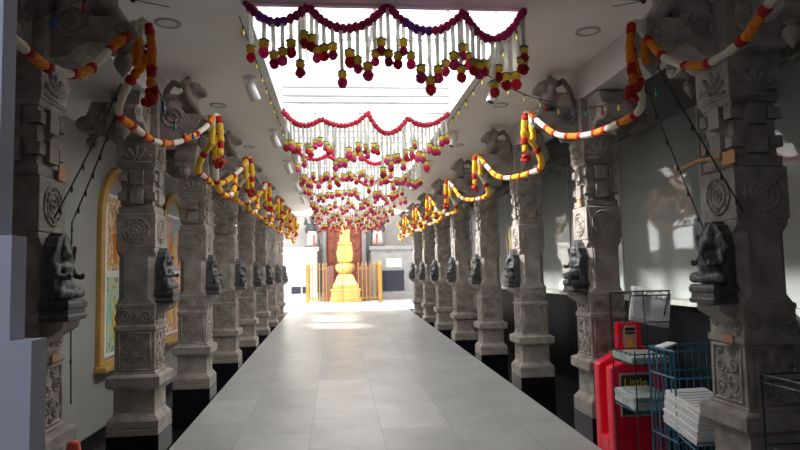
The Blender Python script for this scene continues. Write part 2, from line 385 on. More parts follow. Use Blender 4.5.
# door
dr = struct(MB().box(-.40, 1.0, YF+.8, YF+.9, .85, 4.1).build('door_1', DOORRED))
db = MB()
for c in range(4):
    for r_ in range(6): db.box(-.34+c*.34, -.08+c*.34, YF+.76, YF+.8, 1.0+r_*.5, 1.38+r_*.5)
db.build('carved_panel', DOORRED, dr, bevel=.015)
fr = MB(); fr.box(-.56, -.40, YF+.55, YF+.9, .85, 4.3); fr.box(1.0, 1.16, YF+.55, YF+.9, .85, 4.3); fr.box(-.56, 1.16, YF+.55, YF+.9, 4.1, 4.4)
struct(fr.build('trim_11', FARSTONE, bevel=.02))
st = thing('entrance_steps', 'low stone steps below the carved brown shrine door', 'steps', (.3, YF+.2, AZ))
for k in range(3): MB().box(-.95, .95, -.62+.24*k, .6, .1*k, .1*(k+1)).build('step', FARSTONE, st)
for sx, lb in ((-.62, 'left'), (.72, 'right')):
    gr = thing('lattice_screen', 'pinkish lattice screen %s of the gold column, before the door' % lb, 'screen', (.3+sx, YF-.78, AZ))
    b = MB(); 
    for k in range(5): b.box(-.17+.08*k, -.145+.08*k, -.02, .02, 0, 1.3)
    for k in range(9): b.box(-.19, .19, -.015, .015, .04+.15*k, .07+.15*k)
    b.build('lattice', STEPR, gr); MB().box(-.19, .19, .025, .035, 0, 1.3).build('backing', STEPR, gr)
# guardian figures
def guardian(x, lb, flip):
    g = thing('guardian_statue', lb, 'statue', (x, YF+.25, 2.6))
    f = MB(); s_ = flip
    f.chain([(-.11,0,.05),(-.10,0,.3),(-.07,0,.52)], [.06,.065,.085]); f.chain([(.11,-.02,.05),(.11,-.05,.3),(.07,0,.52)], [.06,.065,.085])
    f.ell((0,0,.56), (.15,.1,.1)); f.ell((0,0,.70), (.16,.11,.15)); f.ell((0,0,.82), (.19,.11,.10)); f.limb((0,0,.9), (0,0,.96), .05, .05)
    f.ell((0,-.01,1.02), (.095,.09,.10)); f.ell((0,0,1.14), (.105,.10,.10)); f.ell((0,0,1.22), (.05,.05,.07))
    for q in (-1, 1):
        f.chain([(.16*q,0,.84),(.25*q,-.03,.68),(.22*q,-.12,.58)], [.075,.065,.05]); f.chain([(.15*q,.02,.85),(.27*q,.02,.93),(.24*q,-.02,1.06)], [.075,.065,.055])
        f.ell((.22*q,-.14,.57),(.04,.05,.04)); f.ell((.26*q,-.02,1.13),(.04,.03,.05))
    f.limb((.27*s_,-.15,.06), (.23*s_,-.15,.6), .06, .03)
    link('figure', remesh(f, 'figure', DARKSKIN, .022), g)
    c = MB(); c.loft([[(.0+rx*cos(2*pi*i/16), ry*sin(2*pi*i/16)-.01, z) for i in range(16)] for z, rx, ry in ((.06,.22,.14),(.3,.20,.13),(.55,.185,.13),(.62,.17,.12))])
    c.build('cloth', CLOTH, g, True)
    MB().loft([[(-.02+.06*i+.05*s_, -.16-.004*j, .08+.2*j) for i in (0,1)]+[(.04-.06*i+.05*s_, -.15, .08+.2*j) for i in (0,1)] for j in range(3)]).build('sash', REDCLOTH, g)
    MB().box(-.27,.27,-.2,.2,0,.05).build('plinth', DARKSKIN, g, bevel=.01)
guardian(-.92, 'black guardian statue in white cloth, left of the brown shrine door', 1)
guardian(1.60, 'black guardian statue in white cloth, right of the brown shrine door', -1)
# gold column
gp = thing('gold_column', 'tall golden shrine column on a stepped base behind the golden railing', 'column', (.30, 23.0, AZ))
MB().sq([(0,.56),(.16,.56),(.17,.52),(.40,.52),(.41,.55),(.47,.55),(.48,.48)]).build('stepped_base', GOLD, gp, bevel=.012)
MB().sq([(.48,.46),(.62,.45),(.72,.38),(.92,.30),(1.0,.24)]).build('sloped_plinth', GOLD, gp, bevel=.012)
MB().lathe([(1.0,.22),(1.05,.22),(1.1,.30),(1.2,.36),(1.3,.36),(1.38,.30),(1.42,.22)], 20).build('lotus_ring', GOLD, gp, True)
MB().sq([(1.42,.2),(1.5,.27),(2.0,.27),(2.06,.22)]).build('square_block', GOLD, gp, bevel=.015)
tb = MB()
for q in ((0,-.275,1.75),(0,.275,1.75)): tb.ell(q, (.1,.03,.14))
for q in ((-.275,0,1.75),(.275,0,1.75)): tb.ell(q, (.03,.1,.14))
tb.build('embossed_figure', GOLD, gp, True)
MB().sq([(2.06,.25),(2.16,.26),(2.17,.19),(2.5,.17),(2.55,.2),(2.62,.2)]).build('upper_shaft', GOLD, gp, bevel=.01)
MB().lathe([(2.62,.14),(2.7,.17),(2.8,.12),(2.9,.08),(3.05,.03),(3.1,.005)], 16).build('finial', GOLD, gp, True)
# golden railing round the column
rl = thing('golden_railing', 'golden railing with pointed bars around the gold column', 'railing', (.25, 22.0, AZ))
X0, X1 = -1.28, 1.26
def bar(mb, x, y, z1, r=.014): mb.lathe([(.06, r),(z1-.10, r),(z1-.09, r*1.9),(z1-.05, r*1.7),(z1, .002)], 6, (x, y, 0))
for x in (X0, X1):
    MB().sq([(0,.05),(1.3,.05),(1.32,.065),(1.38,.05),(1.46,.01)], x, 0).build('post', BRASS, rl)
MB().sq([(0,.018),(1.42,.018),(1.5,.004)], -.055, 0).build('center_post', BRASS, rl)
for nm, x0, x1 in (('gate_panel', X0+.06, -.62), ('gate_panel', .50, X1-.06)):
    g = MB(); n = 6
    for k in range(n): bar(g, x0+(x1-x0)*k/(n-1), 0, 1.42)
    for z in (.16, 1.18): g.box(x0, x1, -.016, .016, z, z+.03)
    g.build(nm, BRASS, rl)
for x in (X0, X1):
    g = MB()
    for k in range(12): bar(g, x, .15+.15*k, 1.42, .02)
    for z in (.16, 1.18): g.box(x-.014, x+.014, 0, 1.95, z, z+.03)
    g.build('side_panel', BRASS, rl)

# ------------------------------------------------------------------ carved pillar (aisle side = +x)
def make_pillar(label):
    P = thing('carved_pillar', label, 'pillar')
    MB().sq([(0,.192),(.41,.192)]).build('plinth', BLACK_GRANITE, P, bevel=.004)
    MB().sq([(.41,.19),(.455,.19),(.458,.186),(.462,.186),(.465,.19),(.515,.19),(.53,.182),(.56,.158),(.575,.152),(.745,.152),(.755,.165),(.768,.19),(.778,.199),(.845,.199),(.855,.186),(.862,.170)]).build('base', STONE, P, bevel=.004)
    # teeth along the ledge top
    d = MB(); d.sq([(.855,.158),(.875,.158),(.88,.150),(1.185,.148),(1.195,.156),(1.225,.156),(1.235,.144),(1.365,.144),(1.375,.148),(1.395,.148),(1.40,.142)])
    die = d.build('carved_block', STONE, P, bevel=.004)
    for a in range(4):
        R = Matrix.Rotation(a*pi/2, 3, 'Z'); b = MB()
        for (yy, zz, rr, s_) in ((-.06,.95,.045,1),(.055,.965,.05,-1),(-.05,1.06,.05,-1),(.06,1.075,.045,1),(0,1.0,.03,1),(-.065,1.145,.03,1),(.03,1.15,.035,-1),(0,.91,.022,1),(-.085,1.305,.052,1),(.085,1.305,.052,-1),(0,1.295,.03,1)):
            pts = []
            for k in range(15):
                an = s_*k*.75; r_ = rr*(1-k/17)
                pts.append(R @ Vector((.151, yy+r_*cos(an), zz+r_*sin(an))))
            b.tube(pts, .0065, 5)
        b.box(0,0,0,0,0,0) if False else None
        for (p0, p1) in (((-.115,.895),(.115,.895)),((.115,.895),(.115,1.175)),((.115,1.175),(-.115,1.175)),((-.115,1.175),(-.115,.895))):
            b.tube([R @ Vector((.149,p0[0],p0[1])), R @ Vector((.149,p1[0],p1[1]))], .009, 5)
        b.build('scroll_relief', STONE, die, True)
    # corbel that carries the figure
    prof = [(.135,1.20),(.152,1.215),(.156,1.25),(.15,1.285),(.165,1.315),(.205,1.335),(.240,1.36),(.245,1.375),(.245,1.397),(.135,1.397)]
    MB().prism(prof, lambda a, b, d: (a, d, b), -.10, .10).build('corbel', STONE, P, bevel=.006)
    # shaft
    MB().octa([(1.40,.142,.012),(1.44,.140,.05),(1.76,.140,.05),(1.80,.142,.012),(1.828,.142,.006)]).build('shaft', STONE, P, bevel=.003)
    m = MB(); m.sq([(1.828,.143),(1.835,.147),(2.095,.147),(2.102,.141)]); med = m.build('medallion_block', STONE, P, bevel=.004)
    for a in range(4):
        R = Matrix.Rotation(a*pi/2, 3, 'Z'); b = MB()
        u, w_ = R @ Vector((0,1,0)), Vector((0,0,1)); c = R @ Vector((.147,0,1.965))
        b.torus(c, u, w_, .098, .009); b.torus(c, u, w_, .064, .008); b.torus(c, u, w_, .033, .008, 14)
        for k in range(8):
            q = c + (u*cos(k*pi/4) + w_*sin(k*pi/4))*.081; b.ell(q, (.012,.012,.012), n=6, m=4)
        b.ell(c, (.015,.015,.015), n=8, m=5)
        b.build('medallion', STONE, med, True)
    n = MB(); n.sq([(2.10,.118),(2.475,.118)])
    for z0, z1, hw in ((2.105,2.155,.135),):
        n.sq([(z0,hw),(z1,hw)])
    for z0 in (2.175, 2.325):
        for a in range(4):
            R = Matrix.Rotation(a*pi/2, 3, 'Z')
            for yy, ww, dd, h0, h1 in ((0,.05,.150,0,.115),(-.108,.034,.138,.03,.09),(.108,.034,.138,.03,.09)):
                n.obox(R @ Vector((dd-.03, yy, z0+(h0+h1)/2)), R @ Vector((.03,0,0)), R @ Vector((0,ww,0)), Vector((0,0,(h1-h0)/2)))
    n.sq([(2.445,.128),(2.475,.137)])
    n.build('notched_shaft', STONE, P, bevel=.003)
    c = MB(); c.sq([(2.475,.140),(2.482,.146),(2.662,.146),(2.675,.150)]); cap = c.build('cap_block', STONE, P, bevel=.004)
    for a in range(4):
        R = Matrix.Rotation(a*pi/2, 3, 'Z'); b = MB()
        for k in range(5):
            an = pi*(k+.5)/5; q = R @ Vector((.147, .062*cos(an), 2.515+.095*sin(an)))
            dirv = R @ Vector((0, cos(an), 0)) + Vector((0,0,sin(an)))
            b.limb(R @ Vector((.147,0,2.52)) + dirv*.02, R @ Vector((.147,0,2.52)) + dirv*.10, .014, .018, 4)
        b.tube([R @ Vector((.147,-.115,2.50)), R @ Vector((.147,.115,2.50))], .010, 5)
        b.build('lotus_relief', STONE, cap, True)
    # capital: four bracket arms
    k_ = MB(); k_.sq([(2.675,.150),(2.70,.165),(2.998,.165)])
    cap2 = k_.build('capital', STONE, P, bevel=.005)
    def arm(a, L, hw, top):
        R = Matrix.Rotation(a, 3, 'Z'); b = MB()
        pr_ = [(.12,2.69),(.20,2.685),(.25,2.70),(.30,2.745),(.34,2.77),(L-.12,2.765),(L-.05,2.75),(L-.005,2.765),(L+.02,2.80),(L+.015,2.845),(L-.02,2.875),(L-.06,2.885),(L-.10,top),(.12,top)]
        b.prism(pr_, lambda p, q, d: R @ Vector((p, d, q)), -hw, hw)
        b.torus(R @ Vector((L-.045,0,2.815)), R @ Vector((1,0,0)), (0,0,1), .045, .02, 16, 6) if False else None
        for sgn in (-1, 1):
            cc = R @ Vector((L-.05, sgn*hw, 2.82)); b.torus(cc, R @ Vector((1,0,0)), (0,0,1), .042, .013, 16, 6); b.ell(cc, (.018,.018,.018), n=8, m=5)
            c2 = R @ Vector((.26, sgn*hw, 2.87)); b.torus(c2, R @ Vector((1,0,0)), (0,0,1), .075, .014, 18, 6); b.torus(c2, R @ Vector((1,0,0)), (0,0,1), .035, .014, 14, 6)
        q = R @ Vector((L-.07, 0, 0))
        b.lathe([(2.765,.03),(2.75,.034),(2.735,.02),(2.715,.042),(2.69,.046),(2.66,.034),(2.635,.012),(2.62,.003)], 10, (q.x, q.y, 0))
        return b.build('bracket_arm', STONE, P, bevel=.004)
    arm(0, .545, .105, 2.90); arm(pi, .46, .105, 2.995); arm(pi/2, .50, .105, 2.995); arm(-pi/2, .50, .105, 2.995)
    l = MB()   # crouching lion on the aisle arm
    l.ell((.25,0,2.99),(.12,.085,.10)); l.ell((.36,0,3.02),(.09,.085,.10)); l.ell((.40,0,3.12),(.075,.078,.075)); l.ell((.46,0,3.10),(.05,.05,.045)); l.ell((.49,0,3.085),(.028,.036,.025))
    for q in (-1,1):
        l.ell((.375,.06*q,3.185),(.03,.028,.035)); l.chain([(.40,.065*q,3.0),(.45,.07*q,2.93),(.47,.07*q,2.905)],[.04,.034,.035]); l.ell((.25,.08*q,2.95),(.075,.04,.07)); l.ell((.31,.085*q,2.91),(.05,.03,.025))
        l.ell((.445,.035*q,3.135),(.022,.022,.02))
        for k in range(5): l.ell((.345+.012*k, (.075+.01*sin(k))*q, 3.16-.045*k), (.03,.028,.03))
    l.chain([(.17,0,3.02),(.19,0,3.12),(.24,0,3.19),(.29,0,3.16)],[.03,.026,.025,.028])
    link('lion', remesh(l, 'lion', STONE, .012, 1), P)
    return P

# ------------------------------------------------------------------ seated figure of black stone on the corbel (faces +x, back against the pillar)
def arch_pts(w, h, z0):
    pts = [(-w, z0)]
    for k in range(17):
        a = pi - pi*k/16; r = 1 + .05*(k % 2)
        pts.append((w*cos(a)*r, z0 + h*.45 + h*.55*sin(a)**.85*r))
    return pts + [(w, z0)]
def make_statue(kind):
    T = thing('stone_figure', '', 'statue'); T.scale = (.76, 1, 1)
    b = MB(); b.sq([(0,.098),(.022,.104),(.03,.092),(.055,.092),(.062,.102),(.085,.102),(.092,.094),(.10,.094)], .085, 0, 1.12); b.v = [(x*.94, y, z) for x, y, z in b.v]; b.build('pedestal', BLACK_STONE, T, bevel=.003)
    MB().prism(arch_pts(.108, .325, .10), lambda a, z, d: (d, a, z), .0, .085).build('back_arch', BLACK_STONE, T, bevel=.004)
    f = MB(); z = .10
    f.ell((.075,0,.16),(.06,.075,.05))
    if kind == 1:     # one leg hanging
        f.chain([(.08,.05,.15),(.15,.055,.15),(.165,.05,.08)],[.038,.032,.022]); f.ell((.18,.05,.07),(.03,.018,.014))
        f.chain([(.08,-.05,.145),(.12,-.105,.135),(.15,-.03,.125)],[.038,.032,.02])
    else:             # crossed legs
        for q in (-1,1): f.chain([(.08,.05*q,.145),(.11,.105*q,.135),(.15,-.01*q,.125)],[.038,.032,.02])
    f.ell((.07,0,.22),(.047,.06,.06)); f.ell((.07,0,.265),(.045,.068,.04)); f.limb((.07,0,.29),(.07,0,.31),.024,.024)
    if kind == 2:     # elephant-headed, round belly
        f.ell((.085,0,.205),(.065,.075,.06)); f.ell((.085,0,.335),(.045,.045,.045)); f.chain([(.12,0,.325),(.145,.005,.28),(.15,.02,.235),(.145,.045,.215)],[.024,.02,.015,.012])
        for q in (-1,1): f.ell((.07,.065*q,.335),(.012,.035,.042))
        f.ell((.075,0,.385),(.032,.034,.03)); f.ell((.075,0,.412),(.016,.016,.022))
    else:
        f.ell((.08,0,.338),(.034,.032,.04)); f.ell((.113,0,.335),(.008,.008,.012)); f.ell((.07,0,.375),(.033,.035,.022)); f.ell((.07,0,.40),(.022,.023,.03)); f.ell((.07,0,.425),(.012,.012,.02))
        for q in (-1,1): f.ell((.08,.034*q,.335),(.01,.007,.016))
    for q in (-1,1):
        f.chain([(.07,.07*q,.272),(.085,.098*q,.225),(.13,.075*q,.215)],[.021,.018,.014]); f.ell((.145,.07*q,.222),(.015,.012,.02))
        f.chain([(.055,.07*q,.28),(.06,.108*q,.305),(.075,.098*q,.35)],[.019,.016,.013]); f.ell((.08,.096*q,.37),(.013,.013,.02))
    f.v = [((x-.03)*1.05+.04, y*1.12, (z-.1)*.94+.1) for x, y, z in f.v]
    link('figure', remesh(f, 'figure', BLACK_STONE, .0065, 1), T)
    return T

pillar0 = None; statues = {}
KINDS = {('left',0):0,('right',0):2}
for side, X, Y, rz in (('left', XL, YL, 0), ('right', XR, YR, pi)):
    for i in range(N_P):
        y = Y + S*i
        lb = 'carved grey stone pillar, %s from the front in the %s-hand row' % (ORD[i], side)
        if pillar0 is None: pillar0 = make_pillar(lb); o = pillar0; o.location = (X, y, 0); o.rotation_euler.z = rz
        else: o = dup(pillar0, (X, y, 0), rz, lb)
        o['group'] = 'carved pillars along the aisle'
        kd = KINDS.get((side, i), [2,0,1][(i + (side == 'right')) % 3])
        sx = .142 if side == 'left' else -.142
        desc = ['black seated stone figure with arched back', 'black stone figure with one leg hanging', 'black elephant-headed stone figure'][kd]
        sl = '%s on the %s %s-hand pillar' % (desc, ORD[i], side)
        if kd not in statues:
            s_ = make_statue(kd); s_['label'] = sl; statues[kd] = s_; s_.location = (X+sx, y, 1.398); s_.rotation_euler.z = rz
        else: s_ = dup(statues[kd], (X+sx, y, 1.398), rz, sl)
        s_['group'] = 'black stone figures on the pillars'

# ------------------------------------------------------------------ marigold garlands along the rows
def catmull(P, step=.012):
    P = [Vector(p) for p in P]; P = [P[0]*2-P[1]] + P + [P[-1]*2-P[-2]]; out = []
    for i in range(1, len(P)-2):
        n = max(2, int((P[i+1]-P[i]).length/step))
        for k in range(n):
            t = k/n; a, b, c, d = P[i-1], P[i], P[i+1], P[i+2]
            out.append(.5*((2*b) + (c-a)*t + (2*a-5*b+4*c-d)*t*t + (3*b-a-3*c+d)*t**3))
    out.append(P[-2]); return out
NAMES = {'w':('white_section', WHITEFL), 'o':('orange_section', ORANGE), 'y':('yellow_section', YELLOW), 'r':('red_band', RED)}
def flower_path(root, pts, seq, lens, R, start=0, fine=True):
    o = Vector(root.location); path = catmull(pts, .014 if fine else .03)
    acc = 0; si = start; cur = [path[0]]; target = lens[seq[si % len(seq)]]
    def flush(cur, ch):
        if len(cur) < 2: return
        nm, m = NAMES[ch]; n = len(cur)
        rr = [R*(1.12 if ch == 'r' else .88 if ch == 'w' else 1.0)*(1+random.uniform(-.09,.09)) for _ in cur]
        if ch != 'w': rr[0] *= .85; rr[-1] *= .85
        b = MB(); b.tube([p-o for p in cur], rr, 12 if fine else 8, .12 if ch != 'w' else .06)
        b.build(nm, m, root, fine)
    for i in range(1, len(path)):
        acc += (path[i]-path[i-1]).length; cur.append(path[i])
        if acc >= target:
            flush(cur, seq[si % len(seq)]); si += 1; acc = 0; cur = [path[i]]; target = lens[seq[si % len(seq)]]
    flush(cur, seq[si % len(seq)])
LN = {'w':.18,'o':.135,'y':.165,'r':.036}
def span(side, i, pts, seq, tail, R, fine, inner=''):
    lb = 'garland draped from the %s to the %s pillar on the %s' % (ORD[i], ORD[i+1], side) if i >= 0 else 'garland swooping from the %s picture edge to the first pillar' % side
    if inner: lb = 'slacker yellow and red garland, second strand between the %s and %s %s pillars' % (ORD[i], ORD[i+1], side)
    else: lb = ('white, orange and red ' if 'o' in seq else 'thicker yellow and red ') + lb
    g = thing('hanging_garland', lb, 'garland', pts[0], 0, 'flower garlands along the pillars')
    flower_path(g, pts, seq, LN, R, 0, fine)
    if tail:
        for k, tl in enumerate(tail): flower_path(g, tl, ('roror' if 'o' in seq else 'ryry') if k == 0 else ('woror' if 'o' in seq else 'wyry'), {'w':.08,'o':.16,'y':.14,'r':.05}, R*.95, 0, fine)
        e = Vector(tail[0][-1]) - Vector(pts[0]); b = MB()
        for q in range(9): b.ell(e + Vector((random.uniform(-.03,.03), random.uniform(-.03,.03), -.02-random.uniform(0,.07))), (.022,.022,.022), n=7, m=5, jit=.15)
        b.build('red_tassel', RED, g, True)
for side, X, Y, s_ in (('left', XL, YL, 1), ('right', XR, YR, -1)):
    tipx = X + s_*(.565 if s_ > 0 else .545)
    # piece swooping in from the near side
    y0 = Y; tip = (tipx, y0, 2.93)
    if s_ > 0: near = [tip, (-.99, 3.25, 2.90), (-1.045, 3.05, 2.72), (-1.067, 2.75, 2.488), (-1.078, 2.45, 2.405), (-1.053, 2.15, 2.394), (-1.022, 1.85, 2.39)]
    else: near = [tip, (1.63, 3.126, 2.89), (1.63, 3.0, 2.756), (1.621, 2.85, 2.619), (1.626, 2.65, 2.511), (1.618, 2.45, 2.47), (1.617, 2.25, 2.49), (1.594, 2.08, 2.549), (1.584, 1.95, 2.599)]
    span(side, -1, near, 'wrorwror', None, .0205, True)
    for i in range(N_P-1):
        y = Y + S*i; y2 = y + S
        tip = Vector((tipx, y, 2.905)); t2 = Vector((tipx, y2-.01, 2.905))
        hook = Vector((X+s_*.40, y+.17, 2.49)) if i else Vector((X+s_*(.40 if s_ > 0 else .47), y+.17, 2.48))
        low = Vector((X+s_*(.38 if s_ > 0 else .45), y+.95, 2.49 + random.uniform(-.02,.02)))
        pts = [tip + Vector((-s_*.03, -.04, -.02)), tip + Vector((s_*.03, .03, .0)), tip + Vector((s_*.015, .06, -.14)), (tip.lerp(hook, .6)) + Vector((0,0,-.04)), hook, hook + Vector((0,.28,-.015)), low, low + Vector((s_*.04,.42,.09)), t2 + Vector((-s_*.04,-.22,-.16)), t2]
        seq = 'wrorwror' if (i < 1) else ('wryryr' if i < 2 else 'ryrwry')
        tl = [[tip + Vector((s_*.035,.0,.0)), tip + Vector((s_*.055,-.005,-.15)), tip + Vector((s_*.05,-.01,-.33))], [tip + Vector((s_*.0,-.02,.0)), tip + Vector((s_*-.005,-.045,-.12)), tip + Vector((s_*-.01,-.045,-.24))]]
        span(side, i, pts, seq, tl, .0235 if i < 1 else .027, i < 3)
        if i >= (1 if s_ > 0 else 3):
            o2 = Vector((s_*.10, .0, -.05)); g2 = [tip + Vector((-s_*.06,.02,-.02)), tip + Vector((-s_*.02,.14,-.2)), low + o2 + Vector((0,-.35,.0)), low + o2 + Vector((s_*.02,.05,-.06)), low + o2 + Vector((s_*.02,.45,.05)), t2 + Vector((-s_*.10,-.16,-.2)), t2 + Vector((-s_*.07,0,-.02))]
            span(side, i, g2, 'yryrwr', None, .028, False, 'inner ')

# ------------------------------------------------------------------ hanging flower curtains across the skylight
def ball_mesh(m, nm, r, seed):
    random.seed(seed); b = MB(); b.ell((0,0,-r), (r,r,r*1.05), n=12, m=9, jit=.10)
    return b.mesh(nm, m, True)
BALLS = [ball_mesh(MAG, 'flower_ball', .031, 1), ball_mesh(PINK, 'flower_ball', .032, 2), ball_mesh(MAG, 'flower_ball', .033, 3)]
random.seed(11)
cb = MB(); cb.lathe([(.006,.010),(-.004,.026),(-.016,.031),(-.032,.029),(-.042,.020)], 12); CUP = cb.mesh('flower_cup', CUPY, True)
lb_ = MB()
for k in range(8):
    a = k*pi/4; d_ = Vector((cos(a), sin(a), 0)); e = Vector((-sin(a), cos(a), 0))
    lb_.loft([[d_*.008+e*.006, d_*.008-e*.006, d_*.008-e*.006+Vector((0,0,.004)), d_*.008+e*.006+Vector((0,0,.004))],
              [d_*.026+e*.012+Vector((0,0,-.004)), d_*.026-e*.012+Vector((0,0,-.004)), d_*.026-e*.012, d_*.026+e*.012],
              [d_*.034+e*.002+Vector((0,0,-.010)), d_*.034-e*.002+Vector((0,0,-.010)), d_*.034-e*.002+Vector((0,0,-.007)), d_*.034+e*.002+Vector((0,0,-.007))]])
LEAFM = lb_.mesh('leaf_collar', LEAF)
SC = {}
def string_mesh(L):
    k = max(2, int(round(L/.02)))
    if k not in SC:
        b = MB(); n = k*2; prof = [(0,.003)]
        for q in range(n):
            z = -q*.01; prof += [(z-.002,.0115),(z-.005,.0162),(z-.008,.0115)]
        b.lathe(prof, 7); SC[k] = (b.mesh('hanging_string', JASMINE, True), k*.02)
    return SC[k]
def at_row(px_fn): pass
def drop(root, x, z, L):
    me, l = string_mesh(L)
    s_ = link('hanging_string', me, root, loc=(x, random.uniform(-.015,.015), z))
    s_.rotation_euler = (random.uniform(-.03,.03), random.uniform(-.02,.02), random.uniform(0,6))
    sc = random.uniform(.9, 1.1)
    c = link('flower_cup', CUP, s_, loc=(0,0,-l)); f = link('leaf_collar', LEAFM, s_, loc=(0,0,-l+.009)); b = link('flower_ball', random.choice(BALLS), s_, loc=(0,0,-l-.036))
    for q in (c, f, b): q.scale = (sc,)*3
    b.rotation_euler = (0,0,random.uniform(0,6))
def swag_z(x, P):
    for (x0, z0), (xm, zm), (x1, z1) in zip(P[0::2], P[1::2], P[2::2]):
        if x0 <= x <= x1:
            if x <= xm: t = (x-x0)/(xm-x0); return zm + (z0-zm)*(1-t)**2
            t = (x1-x)/(x1-xm); return zm + (z1-zm)*(1-t)**2
    return P[-1][1]
PK1 = [(-.526,3.255),(-.353,3.133),(-.153,3.238),(.071,3.097),(.334,3.255),(.594,3.093),(.82,3.22),(.993,3.045),(1.205,3.235)]
PK2 = [(-.52,3.25),(-.29,3.116),(-.118,3.168),(.084,3.117),(.311,3.221),(.544,3.034),(.733,3.16),(.95,3.097),(1.185,3.235)]
def px2x(px, y):      # lateral place on the row at depth y
    return -.5 + (px-246)/(524-246)*(1.205+.526) - .026
drops1 = [(250.5,57),(263.5,51),(272,64),(281,61),(289,50),(297.7,71),(302,41.5),(309.4,42.7),(314.3,55),(321,53.7),(329.4,52.5),(337.5,82),(345.8,57.4),(354,66),(363,71),(371,58.6),(377.8,44),(384.4,60),(394.7,60),(400.3,44),(407.4,60),(416,72),(425.8,83.6),(433.8,73.3),(442,66.5),(449.7,57.5),(456.3,71.4),(460,46.4),(465,56.2),(469.3,64.8),(476,68.5),(481,64.8),(495,71),(504.3,76.5),(512.8,74.6),(490,88),(518.7,61),(521.4,49),(528,61)]
WORD = ['nearest', 'second', 'third', 'fourth', 'fifth', 'sixth', 'farthest']
for ri, y in enumerate(ROWS):
    P = PK1 if ri == 0 else [(x + random.uniform(-.03,.03)*(0 < j < 8), z + random.uniform(-.02,.02)*(0 < j < 8)) for j, (x, z) in enumerate(PK2)]
    z0 = 3.22
    R = thing('flower_curtain', 'magenta flower swag with hanging white flower strings across the skylight, %s of the seven rows' % WORD[ri], 'garland', (0, y, 0), 0, 'hanging flower rows across the skylight')
    sw = MB(); sv = MB(); sv2 = MB(); x = P[0][0]
    while x < P[-1][0]:
        z = swag_z(x, P); dz = (swag_z(min(x+.01, P[-1][0]), P) - z)/.01
        tgt = (sv if x < 0 else sv2) if (ri == 0 and (-.47 < x < -.27 or .42 < x < .62)) else sw
        tgt.ell((x, random.uniform(-.006,.006), z), (.027,.034,.031), n=9, m=6, jit=.14)
        x += .040/math.sqrt(1+dz*dz)
    xs = [P[0][0] + (P[-1][0]-P[0][0])*q/60 for q in range(61)]; sw.tube([(q, 0, swag_z(q, P)) for q in xs], .012, 6)
    sw.build('flower_swag', MAG if ri == 0 else PINK, R, True)
    for q in (sv, sv2):
        if q.v: q.build('violet_flowers', VIOLET, R, True)
    if ri == 0:
        for px, py in drops1:
            xx = max(-.515, min(1.20, px2x(px, y))); zb = 1.6 + y*((271.2-.0224*(px-335)*1.0 - py)/623.5)*1.0
            zt = swag_z(xx, P)-.02; drop(R, xx, zt, max(.06, zt - zb - .10 + .02))
    else:
        n = 40
        for k in range(n):
            xx = P[0][0]+.01 + (P[-1][0]-P[0][0]-.02)*(k+.5+random.uniform(-.25,.25))/n
            zt = swag_z(xx, P)-.02; drop(R, xx, zt, random.choice([.15,.18,.20,.22,.24,.27,.31,.36]) + (.04 if ri > 3 else 0))

# ------------------------------------------------------------------ string lights
def bulb(root, p, m, wire=True, sc=1.0):
    b = MB(); b.lathe([(.014*sc,.004*sc),(0,.007*sc),(-.012*sc,.011*sc),(-.026*sc,.009*sc),(-.036*sc,.002*sc)], 8)
    o = b.build('bulb', m, root, True); o.location = p
    MB().lathe([(.03*sc,.006*sc),(.012*sc,.008*sc)], 6).build('socket', WIRE, o)
def sag(a, b, s_, n=14):
    a, b = Vector(a), Vector(b); return [a.lerp(b, k/n) - Vector((0,0,4*s_*(k/n)*(1-k/n))) for k in range(n+1)]
def lights(label, pts, cols, nb, r=.0045):
    g = thing('string_lights', label, 'string lights', pts[0]); o = Vector(pts[0])
    MB().tube([Vector(p)-o for p in pts], r, 5).build('cable', WIRE, g)
    for k in range(nb):
        t = (k+.5)/nb*(len(pts)-1); i = int(t); p = Vector(pts[i]).lerp(Vector(pts[min(i+1, len(pts)-1)]), t-i) - o
        bulb(g, p + Vector((0,0,-.03)), cols[k % len(cols)])
lights('yellow-bulbed light string from the skylight corner to the second right pillar', sag((1.26, 5.0, 3.23), (1.70, 4.75, 2.93), .03), [BULBY], 4)
lights('light string with coloured bulbs under the second right bracket', sag((1.70, 4.95, 2.98), (2.02, 3.55, 2.72), .10), [BULBR, BULBY, BULBB, BULBG], 8)
lights('light string of small bulbs along the right skylight edge', [(SKX1+.035, y, CZ-.02) for y in [3.9+.6*k for k in range(18)]], [BULBY], 30, .003)
lights('light string of small bulbs along the left skylight edge', [(SKX0-.035, y, CZ-.02) for y in [3.9+.6*k for k in range(18)]], [BULBY], 30, .003)
lights('light string with green and blue bulbs round the second left bracket', sag((-.99, 3.3, 2.80), (-1.05, 5.08, 2.86), .24), [BULBR, BULBB, BULBG], 6)
lights('black light string with red bulb crossing the first right bracket', sag((1.63, 3.0, 3.10), (2.10, 2.2, 2.72), .0), [BULBR], 2)
lights('black light string with blue bulb crossing the first left bracket', sag((-1.0, 3.0, 3.05), (-1.15, 2.5, 2.62), .02), [BULBB, BULBR], 3)
def cable(label, pts, r=.004, nubs=0):
    g = thing('hanging_cable', label, 'cable', pts[0]); o = Vector(pts[0]); b = MB(); b.tube([Vector(p)-o for p in pts], r, 5); b.build('cable', WIRE, g)
    if nubs:
        for k in range(nubs):
            t = (k+.5)/nubs*(len(pts)-1); i = int(t); p = Vector(pts[i]).lerp(Vector(pts[min(i+1,len(pts)-1)]), t-i)-o
            MB().lathe([(.0,.004),(-.02,.007),(-.035,.003)], 6, p).build('bulb', WIRE, g)
cable('black cable with dark bulbs hanging from the bracket to the first left figure, left strand', sag((-1.12, 3.36, 2.62), (-1.375, 3.20, 1.90), .02), .004, 6)
